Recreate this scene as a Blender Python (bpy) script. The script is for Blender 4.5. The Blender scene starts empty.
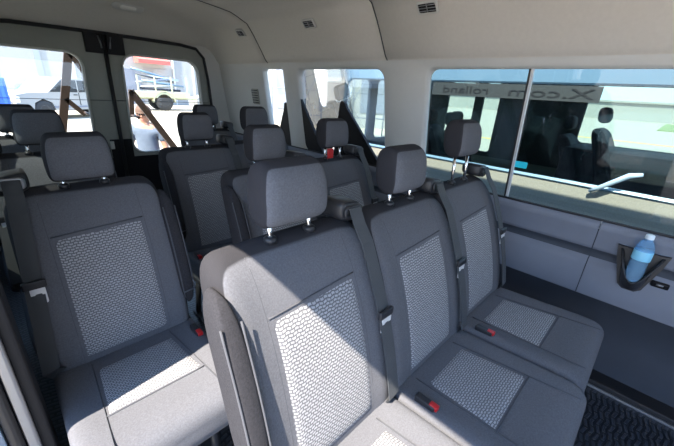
import bpy, bmesh, math, random
from math import sin, cos, pi, radians, sqrt
from mathutils import Vector, Matrix
random.seed(7)
S = bpy.context.scene
COL = S.collection

# ------------------------------------------------------------------ camera
cam_d = bpy.data.cameras.new('camera'); cam = bpy.data.objects.new('camera', cam_d); COL.objects.link(cam)
S.camera = cam
F_PX = 330.0
cam_d.sensor_fit = 'HORIZONTAL'; cam_d.sensor_width = 36; cam_d.lens = F_PX/674*36
cam_d.clip_start = 0.02; cam_d.clip_end = 500
_a, _b, _c = radians(-46.45), radians(21.5), radians(3.6)
_Rz = Matrix.Rotation(_a, 3, 'Z')
_f = _Rz @ Vector((0, cos(_b), -sin(_b))); _r = _Rz @ Vector((1, 0, 0)); _u = _r.cross(_f)
_r2 = _r*cos(_c) + _u*sin(_c); _u2 = -_r*sin(_c) + _u*cos(_c)
_m = Matrix((_r2, _u2, -_f)).transposed().to_4x4()
_m.translation = Vector((0, 0, 1.3)); cam.matrix_world = _m

# ------------------------------------------------------------------ world, sun, exposure
w = bpy.data.worlds.new('sky'); S.world = w; w.use_nodes = True
nt = w.node_tree; nt.nodes.clear()
out = nt.nodes.new('ShaderNodeOutputWorld'); bg = nt.nodes.new('ShaderNodeBackground')
tc = nt.nodes.new('ShaderNodeTexCoord'); sx = nt.nodes.new('ShaderNodeSeparateXYZ')
rp = nt.nodes.new('ShaderNodeValToRGB')
rp.color_ramp.elements[0].position = 0.0; rp.color_ramp.elements[0].color = (0.68, 0.82, 1.0, 1)
rp.color_ramp.elements[1].position = 0.7; rp.color_ramp.elements[1].color = (0.28, 0.50, 0.95, 1)
nt.links.new(tc.outputs['Generated'], sx.inputs[0]); nt.links.new(sx.outputs['Z'], rp.inputs[0])
nt.links.new(rp.outputs[0], bg.inputs[0]); nt.links.new(bg.outputs[0], out.inputs[0])
bg.inputs[1].default_value = 2.5
sun_d = bpy.data.lights.new('sun', 'SUN'); sun = bpy.data.objects.new('sun', sun_d); COL.objects.link(sun)
sun_d.energy = 12.0; sun_d.angle = radians(0.6); sun_d.color = (1.0, 0.89, 0.75)
sun.rotation_euler = Vector((1.0, 0.155, -1.36)).to_track_quat('-Z', 'Y').to_euler()
sun.location = (-3, -1, 6)
S.view_settings.view_transform = 'Standard'; S.view_settings.look = 'None'
S.view_settings.gamma = 1.0; S.view_settings.use_curve_mapping = False
S.view_settings.exposure = 0.95
S.cycles.max_bounces = 10; S.cycles.diffuse_bounces = 6; S.cycles.transparent_max_bounces = 16
S.cycles.use_denoising = True; S.cycles.sample_clamp_indirect = 8

# ------------------------------------------------------------------ materials
def mat(name, col, rough=0.7, metal=0.0, noise=0.0, nscale=40, bump=0.0, bscale=300, spec=0.5, sheen=0.0, coat=0.0, emit=None, estr=0):
    m = bpy.data.materials.new(name); m.use_nodes = True
    n = m.node_tree; b = n.nodes['Principled BSDF']
    b.inputs['Base Color'].default_value = (*col, 1); b.inputs['Roughness'].default_value = rough
    b.inputs['Metallic'].default_value = metal; b.inputs['Specular IOR Level'].default_value = spec
    if sheen: b.inputs['Sheen Weight'].default_value = sheen; b.inputs['Sheen Roughness'].default_value = 0.6
    if coat: b.inputs['Coat Weight'].default_value = coat
    t = n.nodes.new('ShaderNodeTexCoord')
    if noise:
        k = n.nodes.new('ShaderNodeTexNoise'); k.inputs['Scale'].default_value = nscale; k.inputs['Detail'].default_value = 6
        n.links.new(t.outputs['Object'], k.inputs['Vector'])
        mx = n.nodes.new('ShaderNodeMixRGB'); mx.blend_type = 'MIX'
        mx.inputs[1].default_value = (*[c*(1-noise) for c in col], 1); mx.inputs[2].default_value = (*[min(1, c*(1+noise)) for c in col], 1)
        n.links.new(k.outputs['Fac'], mx.inputs[0]); n.links.new(mx.outputs[0], b.inputs['Base Color'])
    if bump:
        k2 = n.nodes.new('ShaderNodeTexNoise'); k2.inputs['Scale'].default_value = bscale; k2.inputs['Detail'].default_value = 3
        n.links.new(t.outputs['Object'], k2.inputs['Vector'])
        bp = n.nodes.new('ShaderNodeBump'); bp.inputs['Strength'].default_value = bump; bp.inputs['Distance'].default_value = 0.002
        n.links.new(k2.outputs['Fac'], bp.inputs['Height']); n.links.new(bp.outputs[0], b.inputs['Normal'])
    if emit:
        b.inputs['Emission Color'].default_value = (*emit, 1); b.inputs['Emission Strength'].default_value = estr
    return m

def weave(name, dark, light, axes, bw, bh, mortar, rough=0.9, bump=0.4, rot=0.0, spec=0.3):
    m = bpy.data.materials.new(name); m.use_nodes = True
    n = m.node_tree; b = n.nodes['Principled BSDF']; b.inputs['Roughness'].default_value = rough
    b.inputs['Specular IOR Level'].default_value = spec
    t = n.nodes.new('ShaderNodeTexCoord'); s = n.nodes.new('ShaderNodeSeparateXYZ'); c = n.nodes.new('ShaderNodeCombineXYZ')
    n.links.new(t.outputs['Object'], s.inputs[0])
    n.links.new(s.outputs[axes[0]], c.inputs[0]); n.links.new(s.outputs[axes[1]], c.inputs[1])
    mp = n.nodes.new('ShaderNodeMapping'); mp.inputs['Rotation'].default_value = (0, 0, rot)
    n.links.new(c.outputs[0], mp.inputs[0])
    # zigzag offset
    wv = n.nodes.new('ShaderNodeTexWave'); wv.wave_type = 'BANDS'; wv.bands_direction = 'X'; wv.wave_profile = 'TRI'
    wv.inputs['Scale'].default_value = 1.0/(bw*20)*6.2832/2; n.links.new(mp.outputs[0], wv.inputs['Vector'])
    ml = n.nodes.new('ShaderNodeMath'); ml.operation = 'MULTIPLY'; ml.inputs[1].default_value = bh*(0.55 if bw > 0.03 else 0.35)
    n.links.new(wv.outputs['Fac'], ml.inputs[0])
    cc = n.nodes.new('ShaderNodeCombineXYZ'); n.links.new(ml.outputs[0], cc.inputs[1])
    ad = n.nodes.new('ShaderNodeVectorMath'); ad.operation = 'ADD'
    n.links.new(mp.outputs[0], ad.inputs[0]); n.links.new(cc.outputs[0], ad.inputs[1])
    br = n.nodes.new('ShaderNodeTexBrick'); br.offset = 0.5
    br.inputs['Color1'].default_value = (*light, 1); br.inputs['Color2'].default_value = (*[x*0.85 for x in light], 1)
    br.inputs['Mortar'].default_value = (*dark, 1); br.inputs['Scale'].default_value = 1.0
    br.inputs['Mortar Size'].default_value = mortar; br.inputs['Mortar Smooth'].default_value = 0.3
    br.inputs['Brick Width'].default_value = bw; br.inputs['Row Height'].default_value = bh
    n.links.new(ad.outputs[0], br.inputs['Vector']); n.links.new(br.outputs['Color'], b.inputs['Base Color'])
    if bump:
        bp = n.nodes.new('ShaderNodeBump'); bp.inputs['Strength'].default_value = bump; bp.inputs['Distance'].default_value = 0.003
        iv = n.nodes.new('ShaderNodeMath'); iv.operation = 'SUBTRACT'; iv.inputs[0].default_value = 1
        n.links.new(br.outputs['Fac'], iv.inputs[1]); n.links.new(iv.outputs[0], bp.inputs['Height']); n.links.new(bp.outputs[0], b.inputs['Normal'])
    return m

def glass(name, tint, refl=0.06):
    m = bpy.data.materials.new(name); m.use_nodes = True
    n = m.node_tree; n.nodes.clear()
    o = n.nodes.new('ShaderNodeOutputMaterial'); tr = n.nodes.new('ShaderNodeBsdfTransparent'); gl = n.nodes.new('ShaderNodeBsdfGlossy')
    tr.inputs[0].default_value = (*tint, 1); gl.inputs['Roughness'].default_value = 0.02; gl.inputs[0].default_value = (0.9, 0.95, 1, 1)
    fr = n.nodes.new('ShaderNodeFresnel'); fr.inputs[0].default_value = 1.45
    mm = n.nodes.new('ShaderNodeMath'); mm.operation = 'MULTIPLY_ADD'; mm.inputs[1].default_value = 0.8; mm.inputs[2].default_value = refl-0.03
    n.links.new(fr.outputs[0], mm.inputs[0])
    mx = n.nodes.new('ShaderNodeMixShader'); n.links.new(mm.outputs[0], mx.inputs[0])
    n.links.new(tr.outputs[0], mx.inputs[1]); n.links.new(gl.outputs[0], mx.inputs[2]); n.links.new(mx.outputs[0], o.inputs[0])
    return m

M = {}
M['cloth'] = mat('seat_cloth', (0.108, 0.112, 0.128), 0.95, noise=0.35, nscale=260, bump=0.6, bscale=700, spec=0.15)
M['cloth_dark'] = mat('seat_cloth_dark', (0.030, 0.030, 0.035), 0.95, noise=0.5, nscale=260, bump=0.5, bscale=700, spec=0.15)
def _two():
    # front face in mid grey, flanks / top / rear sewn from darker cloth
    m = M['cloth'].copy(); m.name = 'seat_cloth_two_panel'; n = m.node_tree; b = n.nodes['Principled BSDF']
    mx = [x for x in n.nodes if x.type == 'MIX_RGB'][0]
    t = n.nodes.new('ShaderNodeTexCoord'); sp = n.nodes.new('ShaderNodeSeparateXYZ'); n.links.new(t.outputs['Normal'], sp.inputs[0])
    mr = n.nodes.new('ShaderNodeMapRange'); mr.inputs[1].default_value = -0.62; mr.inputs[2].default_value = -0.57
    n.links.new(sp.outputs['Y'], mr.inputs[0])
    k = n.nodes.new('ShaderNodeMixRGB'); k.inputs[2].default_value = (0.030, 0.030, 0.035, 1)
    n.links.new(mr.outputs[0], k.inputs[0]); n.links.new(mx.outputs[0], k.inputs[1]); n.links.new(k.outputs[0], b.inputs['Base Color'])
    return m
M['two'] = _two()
M['weave_xz'] = weave('woven_insert_back', (0.105, 0.108, 0.12), (0.33, 0.335, 0.355), (0, 2), 0.0125, 0.0075, 0.0016)
M['weave_xy'] = weave('woven_insert_cushion', (0.105, 0.108, 0.12), (0.33, 0.335, 0.355), (0, 1), 0.0125, 0.0075, 0.0016)
M['piping'] = mat('seam_thread', (0.06, 0.064, 0.075), 0.9)
M['plastic'] = mat('black_plastic', (0.02, 0.021, 0.025), 0.42, noise=0.1, spec=0.4)
M['belt'] = mat('belt_webbing', (0.048, 0.053, 0.060), 0.75, bump=0.6, bscale=900)
M['chrome'] = mat('chrome', (0.75, 0.75, 0.75), 0.18, 1.0)
M['bright_metal'] = mat('satin_metal', (0.62, 0.63, 0.65), 0.4, 0.2)
M['steel'] = mat('grey_steel', (0.35, 0.36, 0.38), 0.4, 0.9)
M['red'] = mat('red_plastic', (0.45, 0.012, 0.015), 0.35)
M['headliner'] = mat('headliner_cloth', (0.62, 0.595, 0.55), 0.95, noise=0.06, nscale=60, bump=0.4, bscale=900, spec=0.15)
M['trim_light'] = mat('pale_grey_trim', (0.58, 0.58, 0.56), 0.6, noise=0.03, bump=0.15, bscale=900, spec=0.3)
M['panel'] = mat('side_panel_plastic', (0.17, 0.188, 0.235), 0.6, noise=0.06, nscale=15, bump=0.3, bscale=900, spec=0.35)
M['panel_low'] = mat('lower_panel_vinyl', (0.045, 0.053, 0.07), 0.65, noise=0.12, nscale=12, bump=0.3, bscale=700, spec=0.3)
M['door_trim'] = mat('rear_door_trim', (0.29, 0.295, 0.265), 0.6, noise=0.05, bump=0.2, bscale=800)
M['black'] = mat('black_trim', (0.008, 0.008, 0.01), 0.6, spec=0.3)
M['rubber'] = mat('rubber_seal', (0.012, 0.012, 0.014), 0.55)
M['mat'] = weave('ribbed_floor_mat', (0.008, 0.01, 0.015), (0.035, 0.042, 0.058), (0, 1), 0.05, 0.022, 0.006, rough=0.38, bump=1.0, spec=0.5)
M['body'] = mat('silver_body_paint', (0.62, 0.64, 0.67), 0.35, 0.25, coat=0.5, noise=0.04, nscale=120)
M['bodyblue'] = mat('pale_blue_body_paint', (0.36, 0.46, 0.58), 0.3, 0.2, coat=0.5)
M['slate_sky_blue'] = mat('slate_paint_and_sky_reflection', (0.10, 0.17, 0.24), 0.35, 0.1, coat=0.4)  # blue on the silver van stands in for reflected sky; poles wear it as paint
M['body_rough'] = mat('dusty_silver_body', (0.27, 0.26, 0.235), 0.55, 0.1, noise=0.25, nscale=90, bump=0.2)
M['privacy'] = glass('privacy_glass', (0.50, 0.60, 0.575), 0.05)
M['glass'] = glass('clear_glass', (0.90, 0.95, 0.93), 0.05)
M['tint'] = glass('tinted_glass', (0.52, 0.64, 0.60), 0.05)
M['limo'] = glass('dark_privacy_glass', (0.20, 0.23, 0.22), 0.05)
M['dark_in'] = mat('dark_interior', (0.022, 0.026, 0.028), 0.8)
M['navy'] = mat('navy_seat_cloth', (0.010, 0.013, 0.025), 0.85)
M['banner'] = mat('grey_banner_strip', (0.020, 0.023, 0.025), 0.6)
M['text'] = mat('dark_lettering', (0.006, 0.006, 0.008), 0.6)
M['teal'] = mat('teal_sticker', (0.02, 0.62, 0.78), 0.5)
M['asphalt'] = mat('pale_gravel_lot', (0.36, 0.32, 0.26), 0.95, noise=0.18, nscale=2.0, bump=0.3, bscale=30)
M['yellow'] = mat('yellow_road_paint', (0.75, 0.55, 0.08), 0.8)
M['grass'] = mat('dry_grass', (0.16, 0.22, 0.07), 0.95, noise=0.3, nscale=3)
M['white'] = mat('white_paint', (0.30, 0.30, 0.29), 0.5, noise=0.04)
M['wall_white'] = mat('white_wall', (0.33, 0.325, 0.315), 0.8, noise=0.06, nscale=3)
M['brown'] = mat('brown_painted_steel', (0.05, 0.028, 0.018), 0.6, noise=0.2)
M['green'] = mat('green_paint', (0.06, 0.30, 0.12), 0.4, coat=0.4)
M['blue'] = mat('blue_paint', (0.03, 0.12, 0.50), 0.45)
M['olive'] = mat('pale_olive_paint', (0.42, 0.42, 0.27), 0.6, noise=0.1)
M['tyre'] = mat('tyre_rubber', (0.03, 0.03, 0.03), 0.8)
M['skin'] = mat('skin', (0.38, 0.19, 0.12), 0.55)
M['hair'] = mat('brown_hair', (0.10, 0.05, 0.03), 0.7)
M['shirt'] = mat('grey_blue_shirt', (0.10, 0.125, 0.17), 0.9, noise=0.2, nscale=20)
M['jeans'] = mat('dark_trousers', (0.04, 0.05, 0.08), 0.9)
M['lens'] = mat('lamp_lens', (0.85, 0.85, 0.82), 0.2)
M['paper'] = mat('bottle_label', (0.25, 0.62, 0.85), 0.4)
M['cap'] = mat('bottle_cap', (0.75, 0.85, 0.92), 0.35)
def _bottle():
    m = bpy.data.materials.new('clear_blue_plastic'); m.use_nodes = True; b = m.node_tree.nodes['Principled BSDF']
    b.inputs['Base Color'].default_value = (0.42, 0.72, 1.0, 1); b.inputs['Roughness'].default_value = 0.08
    b.inputs['Transmission Weight'].default_value = 0.75; b.inputs['IOR'].default_value = 1.2
    return m
M['bottle'] = _bottle()

# ------------------------------------------------------------------ helpers
def tag(o, label=None, cat=None, group=None, kind=None):
    if label: o['label'] = label
    if cat: o['category'] = cat
    if group: o['group'] = group
    if kind: o['kind'] = kind
    return o
def empty(name, loc=(0, 0, 0), rz=0):
    o = bpy.data.objects.new(name, None); COL.objects.link(o); o.location = loc; o.rotation_euler = (0, 0, rz)
    o.empty_display_size = 0.1
    return o
def finish(name, bm, m, parent=None, smooth=True, loc=None):
    bmesh.ops.recalc_face_normals(bm, faces=bm.faces[:])
    me = bpy.data.meshes.new(name); bm.to_mesh(me); bm.free()
    if smooth:
        for p in me.polygons: p.use_smooth = True
    ms = m if isinstance(m, (list, tuple)) else [m]
    for x in ms: me.materials.append(M[x] if isinstance(x, str) else x)
    o = bpy.data.objects.new(name, me); COL.objects.link(o)
    if parent is not None: o.parent = parent
    if loc is not None: o.location = loc
    return o
def struct(name, bm, m, smooth=False):
    return tag(finish(name, bm, m, None, smooth), kind='structure')
def kids(o): return [c for c in bpy.data.objects if c.parent == o]
def copy_tree(o, parent=None):
    c = o.copy(); COL.objects.link(c); c.parent = parent
    for ch in kids(o): copy_tree(ch, c)
    return c

def box(bm, lo, hi, bev=0.0, rot=None, mi=0):
    r = bmesh.ops.create_cube(bm, size=1.0)
    vs = r['verts']; c = (Vector(lo)+Vector(hi))/2; s = Vector(hi)-Vector(lo)
    for v in vs:
        v.co = Vector((v.co.x*s.x, v.co.y*s.y, v.co.z*s.z))
        if rot is not None: v.co = rot @ v.co
        v.co += c
    fs = set(f for v in vs for f in v.link_faces)
    for f in fs: f.material_index = mi
    if bev > 0:
        es = list(set(e for v in vs for e in v.link_edges))
        bmesh.ops.bevel(bm, geom=es, offset=bev, segments=3, profile=0.6, affect='EDGES')
def ring_loft(bm, rings, cap=True, mi=0, closed=True):
    vr = [[bm.verts.new(p) for p in r] for r in rings]
    n = len(vr[0])
    for a, b in zip(vr[:-1], vr[1:]):
        for i in range(n if closed else n-1):
            f = bm.faces.new((a[i], a[(i+1) % n], b[(i+1) % n], b[i])); f.material_index = mi
    if cap and closed:
        f = bm.faces.new(vr[0][::-1]); f.material_index = mi
        f = bm.faces.new(vr[-1]); f.material_index = mi
    return vr
def tube(bm, pts, r, seg=8, mi=0, flat=None, up=Vector((0, 0, 1))):
    """round tube, or flat strap when flat=(half width, half thickness)"""
    pts = [Vector(p) for p in pts]; rings = []
    for i, p in enumerate(pts):
        t = (pts[min(i+1, len(pts)-1)] - pts[max(i-1, 0)]).normalized()
        u = up if abs(t.dot(up)) < 0.98 else Vector((1, 0, 0))
        a = t.cross(u).normalized(); b = a.cross(t).normalized()
        rr = r[i] if isinstance(r, (list, tuple)) else r
        if flat:
            hw, ht = flat
            rings.append([p + a*sx*hw + b*sy*ht for sx, sy in ((-1, -1), (1, -1), (1, 1), (-1, 1))])
        else:
            rings.append([p + a*cos(2*pi*k/seg)*rr + b*sin(2*pi*k/seg)*rr for k in range(seg)])
    ring_loft(bm, rings, True, mi)
def lathe(bm, prof, seg=24, at=(0, 0, 0), axis='z', mi=0):
    rings = []
    for r, h in prof:
        ring = []
        for k in range(seg):
            a = 2*pi*k/seg
            if axis == 'z': p = (r*cos(a), r*sin(a), h)
            elif axis == 'y': p = (r*cos(a), h, r*sin(a))
            else: p = (h, r*cos(a), r*sin(a))
            ring.append(Vector(p)+Vector(at))
        rings.append(ring)
    ring_loft(bm, rings, True, mi)
def superell(a, n):
    c, s = cos(a), sin(a)
    return (math.copysign(abs(c)**(2.0/n), c), math.copysign(abs(s)**(2.0/n), s))
def rrect(w, h, r, seg=6):
    """rounded rectangle centred on the origin, starts lower right"""
    pts = []
    for cx, cy, a0 in ((w/2-r, -h/2+r, -pi/2), (w/2-r, h/2-r, 0), (-w/2+r, h/2-r, pi/2), (-w/2+r, -h/2+r, pi)):
        for k in range(seg+1):
            a = a0 + pi/2*k/seg; pts.append((cx+r*cos(a), cy+r*sin(a)))
    return pts
def prism(bm, pts, f0, f1, mi=0):
    """pts: 2D outline; f0,f1: maps from 2D point to the two faces"""
    ring_loft(bm, [[Vector(f0(*p)) for p in pts], [Vector(f1(*p)) for p in pts]], True, mi)

# ------------------------------------------------------------------ seats
# local frame: x to the right, -y is the front, origin on the floor below the bite of seat and back
BZ, SZ = 0.46, 0.968              # bite height, shoulder height
LEAN = 0.165
def back_y(z):                  # front plane of backrest
    t = (z-BZ)/(SZ-BZ); return 0.0 + LEAN*t + 0.02*sin(pi*min(max(t, 0), 1))*-1
def cushion_top(x, y):
    hw = 0.215
    b = 0.016*max(0, (abs(x)-0.125)/(hw-0.125))**1.0 if abs(x) > 0.125 else 0
    return 0.462 + 0.03*min(1, max(0, -y/0.40)) + b
def pad(z0, z1, path, width, thick, n_exp=5, seg=40, rings=22, capw=0.10, capt=0.35, bulge=None, nm=4.5):
    """superelliptic loft along z between z0 and z1"""
    bm = bmesh.new(); R = []
    for i in range(rings+1):
        u = -cos(pi*i/rings)*0.9995             # -1..1
        z = z0 + (z1-z0)*(u+1)/2
        e = max(0.0, 1-abs(u)**(2.2/capt))**0.5
        ew = 1-capw*(1-max(0.0, 1-abs(u)**(nm*2))**0.5)
        W = width(z)*ew; T = thick(z)*max(e, 0.04)
        ring = []
        for k in range(seg):
            a = 2*pi*k/seg; c, s = superell(a, n_exp)
            x = W/2*c; y = path(z) + T/2*s
            if s < 0 and bulge: y -= bulge(abs(c), z)*(-s)*e
            ring.append((x, y, z))
        R.append(ring)
    ring_loft(bm, R)
    return bm

def backrest_bm():
    def width(z):
        t = (z-0.42)/(SZ-0.42)
        return 0.447 - 0.015*max(0, (t-0.55)/0.45)**2*1.0 - 0.03*max(0, 0.3-t)
    return pad(0.40, SZ+0.012, lambda z: back_y(z)+0.0675, width, lambda z: 0.135-0.02*max(0, (z-0.8)/0.2),
               n_exp=5.5, rings=30, capw=0.24, capt=0.30, nm=7, bulge=lambda c, z: 0.022*max(0, (c-0.62)/0.38)**1.0*(1-max(0, (c-0.93)/0.07)) )
def cushion_bm(hw=0.2255, y0=-0.425, y1=0.07):
    bm = bmesh.new(); R = []; N = 26; seg = 44
    for i in range(N+1):
        u = -cos(pi*i/N); y = y0 + (y1-y0)*(u+1)/2
        e = max(0.0, 1-abs(min(0.9997, abs(u)))**9)**0.5
        top = 0.462 + 0.03*min(1, max(0, -y/0.40)); bot = 0.345
        ring = []
        for k in range(seg):
            a = 2*pi*k/seg; c, s = superell(a, 7.0)
            x = hw*c*(0.95+0.05*e); h = (top-bot)/2; zc = (top+bot)/2
            z = zc + h*s*(0.25+0.75*e)
            if s > 0 and abs(c) > 0.58: z += 0.016*((abs(c)-0.58)/0.42)*s*e
            ring.append((x, y, z))
        R.append(ring)
    ring_loft(bm, R)
    return bm
def sheet(fn, nu, nv, thick_dir, th=0.004):
    """padded insert: grid on fn(u,v) with a lip"""
    bm = bmesh.new(); V = []
    for j in range(nv+1):
        row = []
        for i in range(nu+1):
            p = Vector(fn(i/nu, j/nv)); edge = i in (0, nu) or j in (0, nv)
            row.append(bm.verts.new(p - Vector(thick_dir)*(0 if not edge else th*1.6)))
        V.append(row)
    for j in range(nv):
        for i in range(nu): bm.faces.new((V[j][i], V[j][i+1], V[j+1][i+1], V[j+1][i]))
    return bm
def surf_back(x, z, off=0.0):
    hw = 0.226; u = min(0.999, abs((z-0.40)/(SZ+0.012-0.40)*2-1)); e = max(0.0, 1-u**(2.2/0.30))**0.5; T = (0.135-0.02*max(0, (z-0.8)/0.2))/2*e
    c = min(0.999, abs(x)/hw); s = (1-c**5.5)**(1/5.5)
    bul = 0.022*e*max(0, (c-0.62)/0.38)
    return (x, back_y(z)+0.0675-T*s-bul-off, z)
def surf_cush(x, y, off=0.0):
    t = 0.462 + 0.03*min(1, max(0, -y/0.40)); c = abs(x)/0.2255
    e = 1.0
    return (x, y, t + (0.016*((c-0.58)/0.42) if c > 0.58 else 0) + off)

def headrest_bm(zc, raise_=0.0):
    h = 0.146
    return pad(zc-h/2, zc+h/2, lambda z: LEAN+0.055+0.1*(z-1.05)-0.0, lambda z: 0.186 - 0.024*max(0, (z-zc)/(h/2))**1.6*1 - 0.0*z,
               lambda z: 0.105, n_exp=4.0, seg=36, rings=18, capw=0.22, capt=0.6, nm=3)

def make_seat(name, arm=None, belt=1, raised=0.0, detail=True):
    root = empty(name)
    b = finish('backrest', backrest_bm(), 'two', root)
    # woven insert in the backrest
    bi = finish('woven_insert', sheet(lambda u, v: surf_back((-0.134+0.004*v)+(0.268-0.008*v)*u, 0.475+(0.385-0.012*(1-u))*v, 0.004), 18, 20, (0, -1, 0)), 'weave_xz', b)
    bi['label'] = 'lighter grey woven centre panel'
    bm = bmesh.new()
    for s in (-1, 1):
        tube(bm, [surf_back(s*0.137, z, 0.0) for z in [0.47+0.495*k/22 for k in range(23)]], 0.0014, 6)
    tube(bm, [surf_back(-0.133+0.266*k/10, 0.853+0.012*k/10, 0.0015) for k in range(11)], 0.002, 6)
    finish('seam', bm, 'piping', b)
    # cushion
    c = finish('cushion', cushion_bm(), 'cloth', root)
    ci = finish('woven_insert', sheet(lambda u, v: surf_cush((-0.118-0.017*(1-v))+(0.236+0.034*(1-v))*u, -0.265+0.215*v, 0.004), 16, 16, (0, 0, 1)), 'weave_xy', c)
    ci['label'] = 'lighter grey woven centre panel'
    bm = bmesh.new()
    for s in (-1, 1):
        tube(bm, [surf_cush(s*(0.124+0.022*max(0, -y/0.38)), y, 0.001) for y in [-0.405+0.39*k/14 for k in range(15)]], 0.002, 6)
    tube(bm, [surf_cush(-0.138+0.276*k/10, -0.268, 0.001) for k in range(11)], 0.002, 6)
    tube(bm, [(x, -0.4225, 0.42) for x in [-0.19+0.38*k/10 for k in range(11)]], 0.002, 6)
    finish('seam', bm, 'piping', c)
    # headrest on two chrome posts
    zc = 1.085+raised
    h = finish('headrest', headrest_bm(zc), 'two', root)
    for s in (-1, 1):
        bm = bmesh.new(); tube(bm, [(s*0.058, LEAN+0.05, 0.955), (s*0.058, LEAN+0.058, zc-0.05)], 0.0065, 10)
        finish('headrest_post', bm, 'chrome', h)
        bm = bmesh.new(); lathe(bm, [(0.016, 0.0), (0.016, 0.010), (0.011, 0.015)], 14, (s*0.058, LEAN+0.052, 0.972))
        finish('post_collar', bm, 'plastic', h)
    # seat base and pedestal
    bm = bmesh.new()
    box(bm, (-0.20, -0.33, 0.29), (0.20, 0.10, 0.352), 0.02)
    box(bm, (-0.18, 0.02, 0.30), (0.18, 0.14, 0.43), 0.02)
    finish('seat_base', bm, 'plastic', root)
    for s in (-1, 1):
        bm = bmesh.new()
        tube(bm, [(s*0.15, -0.27, 0.0), (s*0.15, -0.25, 0.30)], 0.016, 10)
        tube(bm, [(s*0.15, 0.10, 0.0), (s*0.15, 0.04, 0.30)], 0.016, 10)
        box(bm, (s*0.15-0.022, -0.30, 0.0), (s*0.15+0.022, 0.13, 0.014), 0.004)
        finish('leg', bm, 'plastic', root)
    # recliner hinge cover
    for s in (-1, 1):
        bm = bmesh.new()
        lathe(bm, [(0.045, -0.008), (0.052, 0.0), (0.045, 0.008)], 20, (s*0.214, 0.05, 0.42), 'x')
        finish('recliner_cover', bm, 'plastic', root)
    if arm:
        s = arm; bm = bmesh.new(); R = []
        for i in range(19):
            u = -cos(pi*i/18)*0.999; z = 0.735+0.20*u
            e = max(0, 1-abs(u)**4.5)**0.5
            yc = back_y(z)+0.018
            R.append([(s*0.222+0.026*e*superell(2*pi*k/28, 4)[0], yc+0.046*(0.25+0.75*e)*superell(2*pi*k/28, 4)[1], z) for k in range(28)])
        ring_loft(bm, R)
        a = finish('armrest', bm, 'cloth_dark', root); a['label'] = 'armrest folded up beside the backrest'
        bm = bmesh.new()
        for o_ in (-0.031, 0.031):
            pts = [(s*0.222+0.021*(1 if o_ > 0 else -1), back_y(z)+0.018-0.043, z) for z in [0.57+0.32*k/12 for k in range(13)]]
            tube(bm, pts, 0.0025, 6)
        tube(bm, [(s*0.222-0.022, back_y(0.60)-0.028, 0.59), (s*0.222+0.024, back_y(0.60)-0.028, 0.595)], 0.003, 6)
        finish('seam', bm, 'piping', a)
    if belt:
        s = belt
        # shoulder guide housing
        bm = bmesh.new()
        pts = rrect(0.085, 0.055, 0.018, 4)
        cx, cz, cy = s*0.182, 1.0, LEAN+0.065
        R = []
        for k, (yy, sc) in enumerate(((-0.045, 0.75), (-0.038, 0.98), (0.03, 1.0), (0.045, 0.7))):
            R.append([(cx+px*sc, cy+yy, cz+0.005+pz*sc-0.15*px*s) for px, pz in pts])
        ring_loft(bm, R)
        g = finish('belt_guide', bm, 'plastic', root)
        bm = bmesh.new(); R = []
        for r_, yy in ((1.0, -0.046), (1.0, -0.052), (0.6, -0.052), (0.55, -0.044)):
            R.append([(cx+px*r_*0.78, cy+yy, cz+0.008+pz*r_*0.6) for px, pz in pts])
        ring_loft(bm, R, cap=True); finish('guide_slot', bm, 'steel' if s < 0 else 'plastic', g)
        # webbing
        P = [(cx, cy-0.02, cz+0.025), (cx, cy-0.055, cz+0.018), (cx+s*0.0, cy-0.075, cz-0.02)]
        for k in range(1, 12):
            t = k/11; z = cz-0.02-(cz-0.02-0.50)*t; x = s*(0.182+(0.012 if s > 0 else 0.04)*t); P.append((x, back_y(z)-0.022-0.006, z))
        P.append((s*0.205, 0.0, 0.47)); 
        bm = bmesh.new()
        tube(bm, P, 0, flat=(0.022, 0.0012), up=Vector((0, -1, 0.01)))
        bl = finish('seatbelt', bm, 'belt', root, smooth=False)
        # tongue
        z = 0.755; x = s*(0.188 if s > 0 else 0.20); y = back_y(z)-0.036
        bm = bmesh.new()
        box(bm, (x-0.028, y-0.006, z-0.012), (x+0.028, y+0.006, z+0.012), 0.004)
        t_ = finish('belt_tongue', bm, 'plastic', bl)
        bm = bmesh.new()
        fr = [(x+0.004+px, z-0.036+pz) for px, pz in rrect(0.036, 0.052, 0.006, 3)]
        fi = [(x+0.004+px, z-0.040+pz) for px, pz in rrect(0.017, 0.024, 0.004, 3)]
        n = len(fr)
        A = [[bm.verts.new((p[0], yy, p[1])) for p in q] for q, yy in ((fr, y-0.004), (fi, y-0.004), (fi, y), (fr, y))]
        for q in range(4):
            for k in range(n): bm.faces.new((A[q][k], A[q][(k+1) % n], A[(q+1) % 4][(k+1) % n], A[(q+1) % 4][k]))
        tm = finish('tongue_plate', bm, 'bright_metal', bl, smooth=False); tm['label'] = 'bare metal tongue plate'
        # buckle in the cushion
        bm = bmesh.new()
        box(bm, (-s*0.195-0.012, -0.12, 0.465), (-s*0.195+0.012, -0.055, 0.49), 0.005)
        bk = finish('belt_buckle', bm, 'plastic', root)
        bm = bmesh.new()
        box(bm, (-s*0.195-0.009, -0.126, 0.478), (-s*0.195+0.009, -0.100, 0.493), 0.003)
        rb = finish('release_button', bm, 'red', bk); rb['label'] = 'red release button'
    return root

# ------------------------------------------------------------------ van shell (setting)
PY = 0.865
XR, XL, YE = 1.94, -0.24, 3.60
def wx(z): return XR - 0.155*max(-0.1, z-0.80)      # right wall leans in above the waist
ZB, ZT = 0.80, 1.475                              # belt line, head of windows

# floor
bm = bmesh.new(); box(bm, (XL+0.02, -1.7, -0.05), (XR, YE+0.02, 0.0)); struct('floor', bm, 'mat')
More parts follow.
